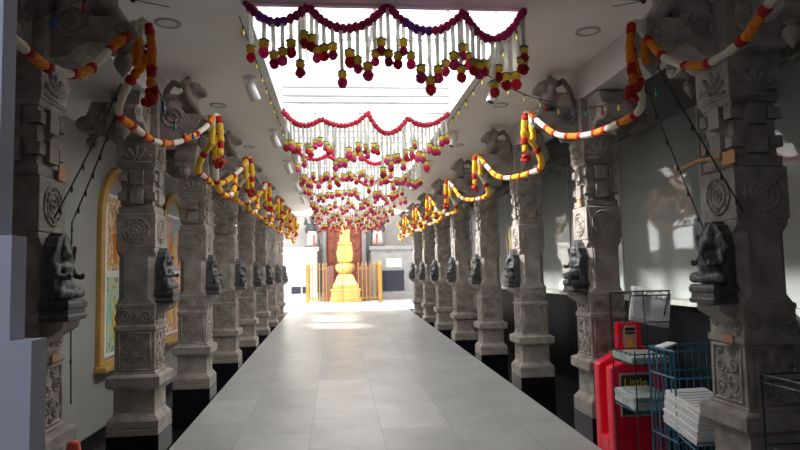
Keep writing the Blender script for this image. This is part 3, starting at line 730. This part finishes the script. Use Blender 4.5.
cable('black cable with dark bulbs beside the first left pillar, right strand dropping low', sag((-1.11, 3.40, 2.62), (-1.40, 3.47, 1.9), .02) + [(-1.40,3.47,1.75),(-1.395,3.47,1.2),(-1.39,3.47,.95)], .004, 9)
cable('black cable hanging from the first right bracket, left strand', sag((1.70, 3.25, 2.66), (2.03, 3.27, 1.80), .0), .004, 6)
cable('black cable hanging from the first right bracket, right strand onto the pillar face', sag((1.72, 3.1, 2.66), (2.03, 2.92, 1.86), .0), .004, 6)
for nm, c, sx in (('left', (-1.02, 3.22, 3.02), 1), ('right', (1.66, 3.1, 3.02), -1)):
    g = thing('dry_twig_fan', 'fan of thin dry twigs sticking out from the first %s bracket' % nm, 'twigs', c); b = MB(); b.ell((0,0,0),(.016,.016,.016), n=6, m=4)
    for k in range(9):
        a = radians(-15+14*k); b.tube([(0,0,0),(sx*cos(a)*.20, -.04+.01*k, sin(a)*.2)], .0022, 4)
    b.build('twigs', WIRE, g)
cable('thin black cable slanting across the second right pillar', [(2.03,4.86,2.15),(2.032,4.80,1.95),(2.032,4.78,1.55)], .004)

# ------------------------------------------------------------------ ceiling fittings
def spot(x, y, label, first=[None], s_=1):
    if first[0] is None:
        T = thing('ceiling_spotlight', label, 'spotlight', (x, y, CZ), 0, 'ceiling spotlights beside the skylight')
        MB().lathe([(0,.058),(-.018,.055),(-.022,.02)], 20).build('ceiling_plate', LAMPWHITE, T, True)
        MB().lathe([(-.02,.010),(-.07,.010)], 8).build('stem', LAMPWHITE, T)
        R = Matrix.Rotation(radians(-22), 3, 'Y') @ Matrix.Rotation(radians(14), 3, 'X'); b = MB(); c = Vector((-.0,0,-.075))
        def ring(z, r): return [c + R @ Vector((r*cos(2*pi*i/20), r*sin(2*pi*i/20), z)) for i in range(20)]
        b.loft([ring(.02,.02), ring(.018,.040), ring(.0,.044), ring(-.13,.044), ring(-.13,.038), ring(-.11,.034)]); sp = b.build('lamp_head', LAMPWHITE, T, True)
        b = MB(); b.loft([ring(-.112,.034), ring(-.115,.033)]); b.build('lens', SHUTTER, sp)
        first[0] = T; return T
    return dup(first[0], (x, y, CZ), 0 if s_ > 0 else pi, label)
for k, y in enumerate([5.2, 7.15, 9.1, 11.0, 12.9]):
    spot(-.70, y, 'white ceiling spotlight left of the skylight, %s from the front' % ORD[k])
for k, y in enumerate([5.3, 7.2, 9.15, 11.05, 12.95]):
    spot(1.41, y, 'white ceiling spotlight right of the skylight, %s from the front' % ORD[k], s_=-1)
vlist = [(1.773,4.094,.075,'first from the front on the right'),(1.66,6.03,.07,'second from the front on the right'),(1.62,8.0,.07,'third from the front on the right'),(-1.072,4.084,.075,'first from the front on the left'),(-1.12,6.085,.07,'second from the front on the left'),(-1.1,8.1,.07,'third from the front on the left')]
for x, y, r, lb in vlist:
    T = thing('ceiling_downlight', 'unlit round ceiling light, ' + lb, 'ceiling light', (x, y, CZ), 0, 'round recessed ceiling lights')
    MB().lathe([(.006,r+.012),(-.008,r+.010),(-.008,r-.012),(-.002,r-.014)], 24).build('trim_ring', VENT, T, True); MB().lathe([(-.001,r-.012),(-.003,r-.014)], 24).build('lens', LAMPWHITE, T)

# ------------------------------------------------------------------ framed pictures on the left wall
def arch_poly(h, z0, zs, zt, n=18):
    pts = [(-h, z0)]
    for k in range(n+1):
        a = pi - pi*k/n; pts.append((h*cos(a), zs + (zt-zs)*sin(a)))
    return pts + [(h, z0)]
def framed(yc, half, label, mats_):
    T = thing('framed_picture', label, 'picture', (WL, yc, .66), 0, 'arched gold-framed pictures on the left wall')
    o = arch_poly(half, .06, 1.55, 2.16); i = arch_poly(half-.10, .10, 1.53, 2.05); b = MB(); n = len(o)
    mp = lambda p, d: (d, p[0], p[1])
    vs = [mp(p, .0) for p in o] + [mp(p, .05) for p in o] + [mp(p, .055) for p in i] + [mp(p, .0) for p in i]; fs = []
    for k in range(n):
        j = (k+1) % n
        for r_ in range(3): fs.append((r_*n+k, r_*n+j, (r_+1)*n+j, (r_+1)*n+k))
    b.add(vs, fs); f = b.build('frame', GOLDFRAME, T, bevel=.01); fixnormals(f.data)
    MB().box(0, .12, -half-.04, half+.04, 0, .06).build('frame_sill', GOLDFRAME, T, bevel=.012)
    MB().prism(arch_poly(half-.10, .10, 1.53, 2.05), lambda a, z, d: (d, a, z), .004, .012).build('backing', mat('picture_mount', (.33,.33,.32), None, .5) if not bpy.data.materials.get('picture_mount') else bpy.data.materials['picture_mount'], T)
    w_ = half-.20
    brd = MB().box(.012, .035, -w_-.05, w_+.05, .13, 1.83).build('white_mount', WHITE, T)
    for z0, z1, m in ((.17,.95,mats_[0]),(1.02,1.79,mats_[1])):
        MB().box(.035, .040, -w_, w_, z0, z1).build('painted_panel', m, T)
        for q in (-.22, .02, .25):   # small standing figures in the painting
            b = MB(); zc = z0+.08
            b.ell((.040, q, zc+.16), (.004,.07,.17), n=10); b.ell((.040, q, zc+.40), (.004,.05,.06), n=10); b.ell((.040, q-.06, zc+.25), (.004,.03,.1), n=8); b.ell((.040, q+.07, zc+.27), (.004,.03,.1), n=8)
            b.build('painted_figure', [ORANGE, YELLOWP, REDCLOTH][int((q+.3)*4) % 3] if z0 > .5 else [YELLOWP, GOLDFRAME, ORANGETAG][int((q+.3)*4) % 3], T, True)
framed(7.20, .66, 'arched gold-framed picture in two scenes behind the second left pillar', (PIC_TEAL, PIC_WARM))
framed(9.42, .62, 'arched gold-framed picture with blue and red scenes, farther along the left wall', (PIC_ROSE, PIC_SKY))

# ------------------------------------------------------------------ tags on pillars
def tag_plate(name, label, c, n, w_, h_, m):
    T = MB(); n = Vector(n); u = n.cross(Vector((0,0,1))).normalized()
    T.obox(Vector(c)+n*.004, u*w_/2, Vector((0,0,h_/2)), n*.004)
    tag(T.build(name, m, bevel=.001), label, 'tag', None)
tag_plate('pillar_tag', 'orange tag stuck on the first right pillar above its medallion', (2.028,3.0,2.15), (-1,0,0), .10, .07, ORANGETAG)
tag_plate('pillar_tag', 'small brown tag on the corbel of the first right pillar', (2.018,3.08,1.215), (-1,0,0), .075, .04, TERRA)
tag_plate('pillar_tag', 'brown tag above the medallion of the first left pillar', (-1.398,3.33,2.14), (1,0,0), .09, .08, TERRA)
tag_plate('pillar_tag', 'small brown tag on the corbel of the first left pillar', (-1.388,3.26,1.215), (1,0,0), .075, .04, TERRA)
tag_plate('pillar_tag', 'brown tag above the medallion of the second right pillar', (2.028,4.99,2.14), (-1,0,0), .07, .06, TERRA)
rb = tag(MB().tube([(2.02,3.06,2.16),(1.98,3.2,2.17),(1.95,3.36,2.14),(1.99,3.45,2.18)], .010, 6).build('ribbon_strip', ORANGETAG), 'twisted orange ribbon sticking out from the first right pillar tag', 'ribbon')

# ------------------------------------------------------------------ red newspaper box
NB = thing('newspaper_box', 'red plastic newspaper box before the second right pillar', 'newspaper box', (2.0, 4.49, 0))
def slab(name, y0, y1, prof):   # side profile extruded in x
    MB().prism(prof, lambda a, b, d: (a, d, b), y0, y1).build(name, REDPLASTIC, NB, bevel=.015)
slab('front_panel', .0, .10, [(0,0),(.42,0),(.42,.94),(.26,.95),(.12,.90),(.0,.855)])
slab('back_panel', .22, .32, [(0,0),(.42,0),(.42,.97),(.22,.97),(.10,.91),(0,.855)])
MB().box(.0,.42,.095,.225,0,.33).build('lower_body', REDPLASTIC, NB, bevel=.012)
MB().box(.07,.42,.095,.225,.33,.80).build('inner_body', REDPLASTIC, NB, bevel=.012)
hd = MB().box(.165,.365,.225,.285,.90,1.165).build('header_board', REDPLASTIC, NB, bevel=.015)
MB().box(.215,.315,.218,.226,.92,1.14).build('header_poster', mat('pale_poster', (.55,.50,.40), (.65,.6,.5), .5, 12), hd)
pm = MB(); pm.box(.225,.305,.212,.219,1.075,1.09); pm.box(.225,.305,.212,.219,1.10,1.125); pm.build('poster_print', INK, hd)
MB().ell((.262,.216,1.0),(.026,.004,.055), n=10).build('poster_figure', YELLOWP, hd)
po = MB().box(.06,.30,-.008,.002,.50,.815).build('poster', mat('poster_border', (.45,.42,.36), None, .5), NB)
MB().box(.073,.287,-.011,-.006,.515,.80).build('poster_panel', INK, po)
tm = link('poster_lettering', text_mesh('Little', .088, YELLOWP), po, loc=(.18,-.0125,.745)); tm.rotation_euler = (pi/2,0,0)
MB().ell((.18,-.011,.60),(.05,.004,.055), n=12).build('poster_picture', ORANGETAG, po, True)

# ------------------------------------------------------------------ tall wire rack with newspapers and a wrapped pack
WR_ = thing('wire_newspaper_rack', 'tall dark wire rack holding newspapers in front of the red box', 'rack', (1.99, 4.08, 0))
def wires(name, segs, r, m, root):
    b = MB()
    for sg_ in segs: b.tube(sg_, r, 5)
    return b.build(name, m, root)
W, D = .27, .34
wires('frame', [[(0,D,.0),(0,D,1.41)],[(W,D,0),(W,D,1.41)],[(0,0,.0),(0,0,1.03)],[(W,0,0),(W,0,1.03)],[(0,D,1.41),(0,D-.02,1.42),(0,.02,1.43),(0,0,1.43)],[(W,D,1.41),(W,0,1.43)],[(0,D,1.41),(W,D,1.41)],[(0,0,1.43),(W,0,1.43)],[(0,0,1.40),(W,0,1.40)],[(0,0,1.43),(0,D*.7,1.03)],[(W,0,1.43),(W,D*.6,1.03)],[(.08,0,1.43),(.08,0,1.22),(W,0,1.22)]], .005, DARKWIRE, WR_)
def basket(name, z, root, m):
    s_ = []
    for zz in (z, z+.075): s_.append([(0,0,zz),(W,0,zz),(W,D,zz),(0,D,zz),(0,0,zz)])
    for k in range(6): s_.append([(0,D*k/5,z+.075),(0,D*k/5,z),(W,D*k/5,z),(W,D*k/5,z+.075)])
    for k in range(5): s_.append([(W*k/4,0,z+.075),(W*k/4,0,z),(W*k/4,D,z)])
    wires(name, s_, .0042, m, root)
basket('basket', .93, WR_, DARKWIRE); basket('basket', .62, WR_, BLUEWIRE)
wires('basket', [[(0,0,.2),(W,0,.2),(W,D,.2),(0,D,.2),(0,0,.2)]] + [[(W*k/4,0,.2),(W*k/4,D,.2)] for k in range(5)], .0042, BLUEWIRE, WR_)
def newspaper(name, label, loc, w_, d_, n, th, m, rx=0, rz=0):
    T = thing(name, label, 'newspapers', loc, rz); T.rotation_euler = (rx, 0, rz)
    for k in range(n):
        b = MB(); j = random.uniform(-.006,.006); j2 = random.uniform(-.006,.006); z = k*th
        b.box(j, w_+j, j2, d_+j2, z+.0005, z+th-.0005); b.build('newspaper', m, T, bevel=th*.3)
    b = MB(); z = n*th
    for k in range(7): b.box(.02, w_*(.45 if k < 3 else .95)-.02*(k % 2), .03+k*(d_-.06)/7, .03+k*(d_-.06)/7+.003, z-.0006, z+.0012)
    b.build('printed_lines', mat('faded_ink', (.16,.18,.18), None, .8) if not bpy.data.materials.get('faded_ink') else bpy.data.materials['faded_ink'], T)
    return T
newspaper('newspaper_stack', 'thin pile of greyish newspapers in the upper basket of the wire rack', (1.975, 4.085, .94), .27, .31, 4, .011, PAPERG, radians(2))
newspaper('newspaper_stack', 'thick pile of blue-grey newspapers in the lower basket of the wire rack', (1.975, 4.085, .63), .27, .31, 7, .013, PAPERG, radians(3))
BG = thing('wrapped_pack', 'silver plastic-wrapped pack leaning in the top of the wire rack', 'pack', (2.02, 4.20, 1.23)); BG.rotation_euler = (radians(-20), radians(13), radians(-10))
bb = MB(); n = 12
front = []; 
rings = []
for j in range(9):
    z = .25*j/8; row = []
    for i in range(n+1): x = .27*i/n; row.append((x, -.014-.007*abs(sin(2*pi*i/n))*(1 if 0 < j < 8 else .3)+random.uniform(-.003,.003), z))
    for i in range(n, -1, -1): x = .27*i/n; row.append((x, .014+random.uniform(-.002,.002), z))
    rings.append(row)
bb.loft(rings); bb.build('pack_body', PLASTICBAG, BG, True)
sm = MB(); sm2 = MB()
for k in range(7):
    x = .02 + .034*k
    sm.ell((x, -.022, .205), (.014,.004,.012 if k % 2 else .018), n=8, m=5, jit=.2)
    sm2.ell((x, -.021, .03), (.012,.004,.008), n=8, m=5, jit=.2)
sm.build('white_print', WHITE, BG); sm2.build('white_print', WHITE, BG)
# low blue wire rack
BR = thing('wire_newspaper_rack', 'low blue wire rack between the tall wire rack and the first right pillar', 'rack', (2.0, 3.46, 0))
W2, D2, H2 = .44, .44, 1.085
sg_ = []
for x in (0, W2):
    for y in (0.14, D2): sg_.append([(x,y,0),(x,y,H2)])
for z in (.12, .55, H2-.16, H2): sg_.append([(0,.14,z),(W2,.14,z),(W2,D2,z),(0,D2,z),(0,.14,z)])
wires('frame', sg_, .0065, BLUEWIRE, BR)
wires('side_grid', [[(0,.14+.3*k/6,.05),(0,.14+.3*k/6,H2)] for k in range(1,6)], .0042, BLUEWIRE, BR)
wires('front_grid', [[(W2*k/9,.14,.05),(W2*k/9,.14,.54 if k < 7 else H2)] for k in range(1,9)], .0042, BLUEWIRE, BR)
wires('back_grid', [[(W2*k/9,D2,.05),(W2*k/9,D2,H2)] for k in range(1,9)], .0042, BLUEWIRE, BR)
wires('front_tray', [[(0,.14,.60),(0,-.06,.55),(0,-.06,.60)],[(W2*.7,.14,.60),(W2*.7,-.06,.55),(W2*.7,-.06,.60)],[(0,-.06,.55),(W2*.7,-.06,.55)],[(0,-.06,.60),(W2*.7,-.06,.60)],[(0,.04,.575),(W2*.7,.04,.575)]], .005, BLUEWIRE, BR)
newspaper('newspaper_stack', 'tall pile of white folded papers on the low blue wire rack', (2.005, 3.42, .575), .27, .33, 9, .023, PAPER, radians(12), radians(4))
tag(MB().obox((2.06, 3.80, 1.10), (.05,.01,.012), (-.01,.04,0), (0,0,.004)).build('paper_slip', PAPER), 'small white paper slip lying on top of the low blue wire rack', 'paper')
# rack at the right edge of view
RR = thing('wire_newspaper_rack', 'black wire rack at the right edge before the first pillar', 'rack', (1.70, 2.1, ramp(2.1)))
sg_ = []
for x in (0,.45):
    for y in (0,.3): sg_.append([(x,y,0 if y == 0 else .008),(x,y,1.0)])
for z in (.97, 1.0, .55, .72): sg_.append([(0,0,z),(.45,0,z),(.45,.3,z),(0,.3,z),(0,0,z)])
sg_ += [[(.09,0,.0),(.09,0,1.0)],[(.30,.3,.5),(.30,.3,1.0)]] + [[(.06*k,0,.55),(.06*k,.3,.55)] for k in range(8)]
wires('frame', sg_, .0038, DARKWIRE, RR)
newspaper('newspaper_stack', 'papers lying in the black wire rack at the lower right corner', (1.705, 2.12, ramp(2.1)+.56), .40, .26, 6, .012, PAPER)
# dark dome figures standing on the right wall ledge
DM = thing('dark_pot', 'dark rounded pot on a stand beside the right wall behind the first pillar', 'pot', (3.02, 4.05, 0))
MB().lathe([(0,.12),(.03,.12),(.05,.03),(1.02,.03),(1.04,.10),(1.06,.10)], 20).build('stand', BLACK_STONE, DM, True)
MB().lathe([(1.06,.06),(1.10,.12),(1.17,.145),(1.24,.12),(1.28,.07),(1.30,.02)], 20).build('bowl', BLACK_STONE, DM, True)
# traffic cone tip near the first left pillar
TC = thing('traffic_cone', 'bright orange cone tip at the bottom left before the first pillar', 'cone', (-1.03, 2.6, ramp(2.6)+.004))
MB().sq([(0,.16),(.03,.16)]).build('cone_base', CONE, TC, bevel=.01)
MB().lathe([(.03,.13),(.05,.115),(.79,.024),(.80,.018)], 20).build('cone_body', CONE, TC, True)

# ------------------------------------------------------------------ light: sky through skylight and open court, added fill lamp behind the camera
wd = bpy.data.worlds.new('sky'); scene.world = wd; wd.use_nodes = True
bg = wd.node_tree.nodes['Background']; bg.inputs[0].default_value = (1.0, .985, .965, 1); bg.inputs[1].default_value = 4.2
def portal(name, loc, rot, sx, sy):
    l = bpy.data.lights.new(name, 'AREA'); l.shape = 'RECTANGLE'; l.size = sx; l.size_y = sy; l.cycles.is_portal = True
    o = bpy.data.objects.new(name, l); COL.objects.link(o); o.location = loc; o.rotation_euler = rot; return o
portal('portal_skylight', ((SKX0+SKX1)/2, (SKY0+SKY1)/2, CZ+.6), (0,0,0), SKX1-SKX0+.1, SKY1-SKY0+.1)
portal('portal_court', (-2.0, (YE+22.4)/2, 6.06), (0,0,0), 9.4, 4.8)
portal('portal_window', (WL-.2, 15.65, 2.5), (0,radians(-90),0), 1.1, 4.1)
portal('portal_court_side', (-6.52, 21.9, 4.4), (0,radians(-90),0), 3.4, 8.4)
pl = bpy.data.lights.new('added_fill_lamp', 'POINT'); pl.energy = 19; pl.color = (.86,.90,1.0); pl.shadow_soft_size = .12  # added fill with no fixture, brightens the near left wall
po_ = bpy.data.objects.new('added_fill_lamp', pl); COL.objects.link(po_); po_.location = (-1.25, -.3, 2.6)

sl = bpy.data.lights.new('sun', 'SUN'); sl.energy = 10; sl.angle = radians(5); sl.color = (1, .95, .88)
so = bpy.data.objects.new('sun', sl); COL.objects.link(so); so.location = (-8, 6, 12)
so.rotation_euler = Vector((.76, -.12, -.64)).to_track_quat('-Z', 'Y').to_euler()
# ------------------------------------------------------------------ camera
F, PITCH, YAW, ROLL = 623.5, .0746, .1022, .0224
cam = bpy.data.cameras.new('camera'); co = bpy.data.objects.new('camera', cam); COL.objects.link(co)
cam.sensor_width = 36; cam.lens = F/800*36; cam.clip_start = .05; cam.clip_end = 200
def rot(v):
    x, y, z = v; cp, sp = cos(PITCH), sin(PITCH); y, z = y*cp - z*sp, y*sp + z*cp
    cy, sy = cos(YAW), sin(YAW); return Vector((x*cy + y*sy, -x*sy + y*cy, z))
r_, u_, f_ = rot((cos(ROLL), 0, -sin(ROLL))), rot((sin(ROLL), 0, cos(ROLL))), rot((0,1,0))
M = Matrix((r_, u_, -f_)).transposed().to_4x4(); M.translation = (0,0,1.6); co.matrix_world = M
scene.camera = co

# consistent outward normals
seen = set()
for o in scene.objects:
    if o.type == 'MESH' and o.data.name not in seen:
        seen.add(o.data.name); fixnormals(o.data)
vs = scene.view_settings; scene.display_settings.display_device = 'sRGB'
vs.view_transform = 'Standard'; vs.look = 'None'; vs.exposure = 0.66; vs.gamma = 1.0; vs.use_curve_mapping = False
scene.cycles.max_bounces = 10; scene.cycles.diffuse_bounces = 6; scene.cycles.transparent_max_bounces = 12
